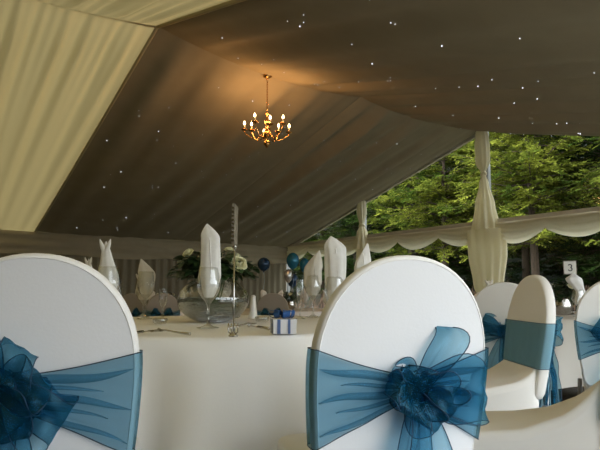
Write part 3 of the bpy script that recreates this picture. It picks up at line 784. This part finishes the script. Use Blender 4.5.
for (r, f, z), u, s in roses:
    c = loc3(r, f, z); uu = RT * u[0] + FW * u[1] + Vector((0, 0, u[2]))
    ro = rose(fl, c, uu, s)
    m = MB(); m.tube([c, c * .5 + Vector((0, 0, z * .25)), Vector((r * .1, f * .1, .0))], .003, 6); m.build('stem', 'stem', fl)
m = MB(); r4 = random.Random(5)
for i in range(620):
    a = r4.uniform(0, 2 * PI); el = r4.uniform(-.35, 1.2); R_ = r4.uniform(.05, .18)
    c = Vector((math.cos(a) * math.cos(el) * R_ * 1.15, math.sin(a) * math.cos(el) * R_, .225 + math.sin(el) * R_ * .62))
    d = Vector((math.cos(a + r4.uniform(-.6, .6)), math.sin(a + r4.uniform(-.6, .6)), r4.uniform(-.5, .5)))
    leaf(m, c, d, r4.uniform(.035, .062), Vector((r4.uniform(-.3, .3), r4.uniform(-.3, .3), 1)).normalized())
tag(m.build('foliage', 'leaf', fl), kind='stuff')
m = MB()
for i in range(14):
    a = i * .45; m.tube([(.06 * math.cos(a), .06 * math.sin(a), .20), (.03 * math.cos(a + 2), .03 * math.sin(a + 2), .02 - .0)], .0025, 5)
tag(m.build('stems', 'stem', fl), kind='stuff')

# small things on the cloth
sh = thing('salt_shaker', 'small white tapered shaker right of the glass bowl', 'shaker', (1.638, 2.646, ZT))
m = MB(); m.lathe([(0, .001), (.026, .001), (.0265, .01), (.020, .06), (.0155, .10), (.014, .118)], 20); m.build('shaker_body', 'porcelain', sh)
m = MB(); m.lathe([(.0142, .118), (.014, .126), (.008, .133), (0, .135)], 20); m.build('cap', 'porcelain', sh)
def tealight(x, y, lb):
    t = thing('tealight_holder', lb, 'candle holder', (x, y, ZT), 0, 'tealights in glass holders')
    m = MB(); m.lathe([(0, .002), (.026, .002), (.034, .010), (.035, .026), (.033, .028), (.028, .012), (0, .008)], 24); m.build('glass_cup', 'glass', t)
    m = MB(); m.lathe([(0, .010), (.019, .010), (.019, .023), (.018, .024), (0, .022)], 20); m.build('wax', 'wax', t)
    m = MB(); m.lathe([(.0195, .009), (.0200, .025)], 20); m.build('metal_cup', 'silver', t)
    m = MB(); m.tube([(0, 0, .022), (.001, 0, .030)], .0009, 5); m.build('wick', 'ink', t)
tealight(1.484, 2.312, 'tealight in a low glass cup between shaker and striped box')
tealight(1.006, 2.456, 'tealight in a low glass cup left of the tall white napkin goblet')
def cutlery(kind, x, y, ang, lb):
    t = thing(kind, lb, 'cutlery', (x, y, ZT + .001), ang)
    if kind == 'fork':
        m = MB(); m.tube([(0, -.10, .004), (0, -.05, .006), (0, .02, .012), (0, .05, .010)], [.006, .004, .003, .005], 8); m.build('handle', 'silver', t)
        m = MB(); m.box((0, .058, .008), (.011, .010, .0012)); m.build('fork_head', 'silver', t, smooth=False)
        for i in range(4):
            m = MB(); xx = -.0095 + i * .00635; m.tube([(xx, .066, .008), (xx, .085, .004), (xx, .105, .009)], .0014, 5); m.build('tine', 'silver', t)
    else:
        m = MB(); m.tube([(0, -.12, .005), (0, -.06, .006), (0, 0, .006)], [.006, .0055, .005], 8); m.build('handle', 'silver', t)
        m = MB(); m.box((0, .055, .005), (.0085, .058, .0012)); m.tube([(0, .112, .005), (.002, .122, .005)], [.008, .003], 8); m.build('blade', 'silver', t, smooth=False)
    return t
cutlery('knife', 1.22, 1.93, -.2, 'silver knife lying right of the number stand')
cutlery('fork', .80, 1.86, .35, 'silver fork lying by the left chair edge')
cutlery('knife', .735, 1.95, -.9, 'silver knife lying crosswise by the left chair edge')
# spoon with a curved bowl, seen as the dark curl
sp = thing('spoon', 'dark silver spoon lying between number stand and tealight', 'cutlery', (1.20, 2.03, ZT + .002), -1.05)
m = MB(); m.tube([(0, -.10, .003), (0, -.02, .006), (0, .05, .012), (0, .07, .010)], [.005, .004, .003, .004], 8); m.build('handle', 'silver', sp)
m = MB(); m.grid([[(.019 * q * math.cos(2 * PI * k / 16), .095 + .030 * q * math.sin(2 * PI * k / 16), .002 + .008 * q * q) for k in range(16)] for q in (.01, .35, .7, .9, 1.0)], cv=True); m.build('spoon_bowl', 'silver', sp)

def gift_box(x, y, w, h, rz, lb, bow=True):
    t = thing('gift_box', lb, 'box', (x, y, ZT), rz, 'striped favour boxes')
    m = MB(); m.box((0, 0, h * .40), (w * .485, w * .485, h * .40)); m.build('box_body', 'boxw', t, smooth=False)
    m = MB(); m.box((0, 0, h * .84), (w * .5, w * .5, h * .14)); m.build('lid', 'boxw', t, smooth=False)
    for k, (u, q) in enumerate(((-.26, .09), (.17, .07))):
        for ax in (0, 1):
            for sg in (-1, 1):
                m = MB(); c = [0, 0, h * .49]; hh = [0, 0, h * .492]
                c[ax] = u * w; hh[ax] = q * w * .75; c[1 - ax] = sg * w * .501; hh[1 - ax] = .0008; m.box(c, hh); m.build('stripe', 'boxb', t, smooth=False)
    if bow:
        m = MB()
        for a in range(7):
            an = a * 2 * PI / 7 + .3; d = Vector((math.cos(an), math.sin(an), 0)); rows = []
            for i in range(13):
                th = 2 * PI * i / 12; s = (1 - math.cos(th)) / 2
                c = d * (.055 * s * (1.0 if a % 2 else .75)) + Vector((0, 0, h + .008 + .020 * math.sin(th) * s + .012 * s))
                wv = Vector((-d.y, d.x, .2)) * (.004 + .010 * s); rows.append([c - wv, c, c + wv])
            m.grid(rows)
        m.lathe([(0, h), (.008, h + .004), (.010, h + .012), (0, h + .022)], 10); m.build('ribbon_bow', 'blue', t)
    return t
gift_box(1.16, 1.66, .088, .053, -YAW + .18, 'white favour box with blue stripes and a blue ribbon bow')
gift_box(1.949, 2.343, .052, .058, -YAW + .1, 'small blue-striped white box under the broad tall napkin', False)

# numbered table: sign, flowers, goblets
z4 = gz(*T4) + .749
sg = thing('table_number_sign', 'white card with a black number three standing on the right-hand table', 'sign', (4.63, 2.32, z4), -YAW - .3)
m = MB(); m.lathe([(0, 0), (.035, 0), (.035, .004), (.008, .012), (0, .012)], 16); m.build('foot', 'silver', sg)
m = MB(); m.tube([(0, 0, .01), (0, 0, .34)], .003, 6); m.build('rod', 'silver', sg)
m = MB(); m.box((0, 0, .40), (.046, .003, .052)); cdn = m.build('card', 'sign', sg, smooth=False)
m = MB(); m.box((0, .0045, .40), (.052, .0015, .058)); m.build('card_back', 'card', sg, smooth=False)
def num3(x, z, s, y, r):
    m = MB(); pts = []
    for i in range(15): a = math.radians(160 - 230 * i / 14); pts.append((x + s * .5 * math.cos(a), y, z + s * .52 + s * .47 * math.sin(a)))
    for i in range(15): a = math.radians(70 - 235 * i / 14); pts.append((x + s * .55 * math.cos(a), y, z - s * .50 + s * .54 * math.sin(a)))
    m.tube(pts, r, 6); return m
num3(0, .40, .027, -.0035, .0042).build('number_three', 'ink', cdn)
z4b = z4
setting(4.262, 2.086, .21, .05, 'twist', .055, .25, ('on the numbered table, holding the curled napkin', 'white curled napkin standing before the number three sign'), 3, z=z4, stem=.36)
setting(4.68, 1.62, .2, .045, 'slant', .045, .20, ('at the right edge on the numbered table', 'white slanted napkin at the right edge of the picture'), 5, z=z4)
setting(4.05, 2.70, .2, .045, 'ears', .06, .19, ('just behind the shaded chair with the dark bow', 'pale three-pointed napkin above the shaded chair with the dark bow'), 6, z=z4, mat='napkin2')
setting(4.9, 2.75, .2, .045, 'point', .045, .2, ('on the far side of the numbered table', 'pointed napkin on the far side of the numbered table'), 2, z=z4, mat='napkin2')
def low_flowers(x, y, z, rad, lb, seed, nr=4, name='flower_arrangement', rosem='rose'):
    t = thing(name, lb, 'flowers', (x, y, z)); q = random.Random(seed); m = MB()
    for i in range(220):
        a = q.uniform(0, 2 * PI); el = q.uniform(-.2, 1.4); R_ = rad * q.uniform(.4, 1)
        c = Vector((math.cos(a) * math.cos(el) * R_, math.sin(a) * math.cos(el) * R_, .14 + math.sin(el) * R_ * .8))
        leaf(m, c, Vector((math.cos(a), math.sin(a), q.uniform(-.4, .6))), q.uniform(.035, .06), Vector((0, 0, 1)))
    tag(m.build('foliage', 'leaf', t), kind='stuff')
    for i in range(nr):
        a = 2 * PI * i / nr + seed; c = Vector((math.cos(a) * rad * .8, math.sin(a) * rad * .8, .14 + rad * .55)); rose(t, c, Vector((math.cos(a), math.sin(a), .8)), .036)
    m = MB(); m.lathe([(0, .001), (.05, .001), (.07, .04), (.075, .09), (.06, .13), (.062, .135), (0, .13)], 20); m.build('pot', 'silver', t)
    return t
low_flowers(4.50, 2.34, z4, .17, 'dark leafy arrangement with pale roses left of the curled napkin', 1)
low_flowers(4.90, 2.04, z4, .17, 'dark leafy arrangement with pale roses right of the curled napkin', 4)
# distant tables: napkin goblets, flowers, balloons
z3 = gz(*T3) + .749; z2 = gz(*T2) + .749
for i, (x, y, zc, nk, nh, a) in enumerate(((4.22, 6.55, z3, 'point', .20, 'above the white shaker'), (4.42, 6.42, z3, 'slant', .20, 'above the ribbon of the striped box'), (4.75, 6.25, z3, 'point', .22, 'right of the balloons string'),
                                     (5.1, 6.2, z3, 'ears', .2, 'on the window side of the balloon table'), (5.5, 6.6, z3, 'point', .2, 'behind the narrow slanted napkin'),
                                     (2.95, 7.55, z2, 'point', .2, 'on the wall-side table left of the bowl flowers'), (3.35, 7.4, z2, 'slant', .19, 'on the wall-side table behind the bowl flowers'))):
    setting(x, y, .2, .045, nk, .045, nh, ('on a distant table ' + a, 'small distant napkin ' + a), i, z=zc, mat='napkin2')
low_flowers(4.85, 6.75, z3, .17, 'distant arrangement of yellowish roses under the balloons', 3, 6)
low_flowers(3.35, 8.0, z2, .16, 'distant leafy arrangement on the wall-side table', 7, 4)
def balloon(x, y, z, r, mat, lb, zb, sx=1):
    t = thing('balloon', lb, 'balloon', (x, y, z), 0, 'balloons over the distant tables')
    pr = [(0, r * 1.05)] + [(r * sx * math.sin(PI * i / 16) * (1 if i < 8 else 1 - .12 * ((i - 8) / 8)), r * 1.05 * math.cos(PI * i / 16) - (r * .12 * max(0, i - 8) / 8)) for i in range(1, 16)] + [(.008, -r * 1.18), (.014, -r * 1.26), (0, -r * 1.26)]
    m = MB(); m.lathe(pr, 24); m.build('balloon_skin', mat, t)
    m = MB(); m.tube([(.02 * math.sin(i * .8), 0, -r * 1.24 + (zb - z + r * 1.24) * i / 10) for i in range(11)], .002, 4); m.build('string', 'string', t)
balloon(5.16, 7.12, 1.41, .125, 'foil', 'teal blue balloon at the top of the distant bunch', z3 + .0, .85)
balloon(5.35, 7.05, 1.34, .11, 'foil', 'teal balloon at the right of the distant bunch', z3 + .0, .8)
balloon(5.02, 7.05, 1.16, .10, 'foilw', 'silvery grey balloon at the lower left of the distant bunch', z3 + .0, .7)
balloon(5.25, 7.25, 1.10, .11, 'foild', 'dark navy balloon lowest in the distant bunch', z3 + .0, .9)
balloon(4.55, 7.05, 1.33, .10, 'foild', 'lone dark blue balloon left of the distant bunch', z3 + .0)

# ------------------------------------------------------------------ outside: trees beyond the clear gable
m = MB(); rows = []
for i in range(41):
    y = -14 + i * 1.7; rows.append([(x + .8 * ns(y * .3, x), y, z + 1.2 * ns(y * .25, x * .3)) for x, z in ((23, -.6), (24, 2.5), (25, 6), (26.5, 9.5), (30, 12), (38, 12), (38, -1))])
m.grid(rows); struct('dark_backdrop', m, 'backdrop', True)  # added dark backdrop, keeps bright sky out of the gaps between crowns
def tree_meshes(seed, H, R0, z0, lf, dens=1.0):
    q = random.Random(seed); fo = MB(); tk = MB()
    tk.tube([(0, 0, -.4), (.03, .02, H * .3), (-.04, .03, H * .6), (0, 0, H * .96)], [.13, .10, .05, .015], 9)
    z = z0
    while z < H * .97:
        rel = (z - z0) / (H - z0); R_ = R0 * (1 - rel) ** .5 * (.75 + .25 * math.sin(rel * 20 + seed)) + .15
        nb = int(12 * dens)
        for b in range(nb):
            a = q.uniform(0, 2 * PI); L = R_ * q.uniform(.72, 1.12); zz = z + q.uniform(-.25, .25); rise = q.uniform(.0, .6)
            P_ = []
            for i in range(6):
                t = i / 5; P_.append(Vector((math.cos(a) * L * t, math.sin(a) * L * t, zz + L * (rise * t - .22 * t * t))))
            tk.tube(P_, [.022, .018, .014, .010, .006, .003], 4, cap=False)
            nsp = max(6, int(L * 12))
            for s_ in range(nsp):
                t = .08 + .97 * (s_ + q.random()) / nsp
                t = min(t, 1.05); i = min(int(min(t, .999) * 5), 4); c = P_[i].lerp(P_[i + 1], min(1.2, t * 5 - i))
                side = q.choice((-1, 1)); da = a + side * q.uniform(.2, 1.2); ln = q.uniform(.22, .42) * (1.1 - .3 * t)
                d = Vector((math.cos(da), math.sin(da), q.uniform(-.45, .45))); s2 = Vector((-d.y, d.x, q.uniform(-.4, .4))).normalized()
                for w_ in range(7):
                    tt = (w_ + .5) / 7; o = c + d * ln * tt + Vector((0, 0, -.10 * tt * tt * ln)); sd2 = 1 if w_ % 2 else -1
                    e = o + (s2 * sd2 * .9 + d * .7).normalized() * ln * .42 * (1.15 - tt) + Vector((q.uniform(-.02, .02), q.uniform(-.02, .02), q.uniform(-.05, .01)))
                    wv = d * .045 + Vector((0, 0, q.uniform(-.012, .012)))
                    b0 = len(fo.v); md_ = o.lerp(e, .5) + Vector((0, 0, .012))
                    fo.v += [tuple(o - wv * .4), tuple(md_ - wv), tuple(e), tuple(md_ + wv)]; fo.f.append((b0, b0 + 1, b0 + 2, b0 + 3))
        z += .26
    return fo, tk
protos = []
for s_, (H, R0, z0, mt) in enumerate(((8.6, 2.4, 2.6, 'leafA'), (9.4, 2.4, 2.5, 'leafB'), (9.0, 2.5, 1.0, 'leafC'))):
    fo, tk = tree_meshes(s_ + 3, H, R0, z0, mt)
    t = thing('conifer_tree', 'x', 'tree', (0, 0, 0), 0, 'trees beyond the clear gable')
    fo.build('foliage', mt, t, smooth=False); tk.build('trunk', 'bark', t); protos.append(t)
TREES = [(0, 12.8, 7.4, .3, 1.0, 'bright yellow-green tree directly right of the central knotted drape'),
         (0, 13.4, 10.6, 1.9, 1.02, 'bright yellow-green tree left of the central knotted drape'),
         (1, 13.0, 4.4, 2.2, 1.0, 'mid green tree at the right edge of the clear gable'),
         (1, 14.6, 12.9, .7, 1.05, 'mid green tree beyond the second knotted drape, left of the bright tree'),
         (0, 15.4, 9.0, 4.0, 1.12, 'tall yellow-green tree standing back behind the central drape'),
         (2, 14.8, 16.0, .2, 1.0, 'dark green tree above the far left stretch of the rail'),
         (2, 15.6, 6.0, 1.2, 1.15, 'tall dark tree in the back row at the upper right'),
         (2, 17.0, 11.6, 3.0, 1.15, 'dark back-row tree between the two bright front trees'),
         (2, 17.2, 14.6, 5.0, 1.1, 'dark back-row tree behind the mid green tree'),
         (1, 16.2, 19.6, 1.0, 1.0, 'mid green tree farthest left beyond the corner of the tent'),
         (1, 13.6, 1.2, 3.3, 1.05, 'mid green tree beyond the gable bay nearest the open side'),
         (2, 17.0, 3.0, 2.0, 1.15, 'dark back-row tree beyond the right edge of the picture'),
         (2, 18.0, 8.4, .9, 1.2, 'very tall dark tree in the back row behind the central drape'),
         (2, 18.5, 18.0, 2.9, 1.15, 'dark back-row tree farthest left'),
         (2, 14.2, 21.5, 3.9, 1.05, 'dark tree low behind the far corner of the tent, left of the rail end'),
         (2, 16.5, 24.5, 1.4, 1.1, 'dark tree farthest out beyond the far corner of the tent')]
usedp = set()
for i, x, y, rz, s, lb in TREES:
    if i in usedp: t = copy_tree(protos[i])
    else: t = protos[i]; usedp.add(i)
    x += 2.3; y *= 1.16; s *= 1.08
    t.location = (x, y, gz(x, y) - .03); t.rotation_euler = (0, 0, rz); t.scale = (s, s, s); t['label'] = lb
# dry brushwood leaning under the trees
m = MB(); q = random.Random(3)
for i in range(480):
    y = q.uniform(5.5, 18.5); x = 11.2 + q.uniform(-.3, .5); h = q.uniform(.6, 1.35); zb = gz(x, y) - .05; dx, dy = q.uniform(.1, .6), q.uniform(-.9, .9)
    m.tube([(x, y, zb), (x + dx * .5, y + dy * .5, zb + h * .55), (x + dx, y + dy, zb + h)], [.018, .012, .004], 4, cap=False)
tag(m.build('brushwood', 'deadwood'), 'bank of dry brown branches leaning under the trees', 'brushwood', kind='stuff')
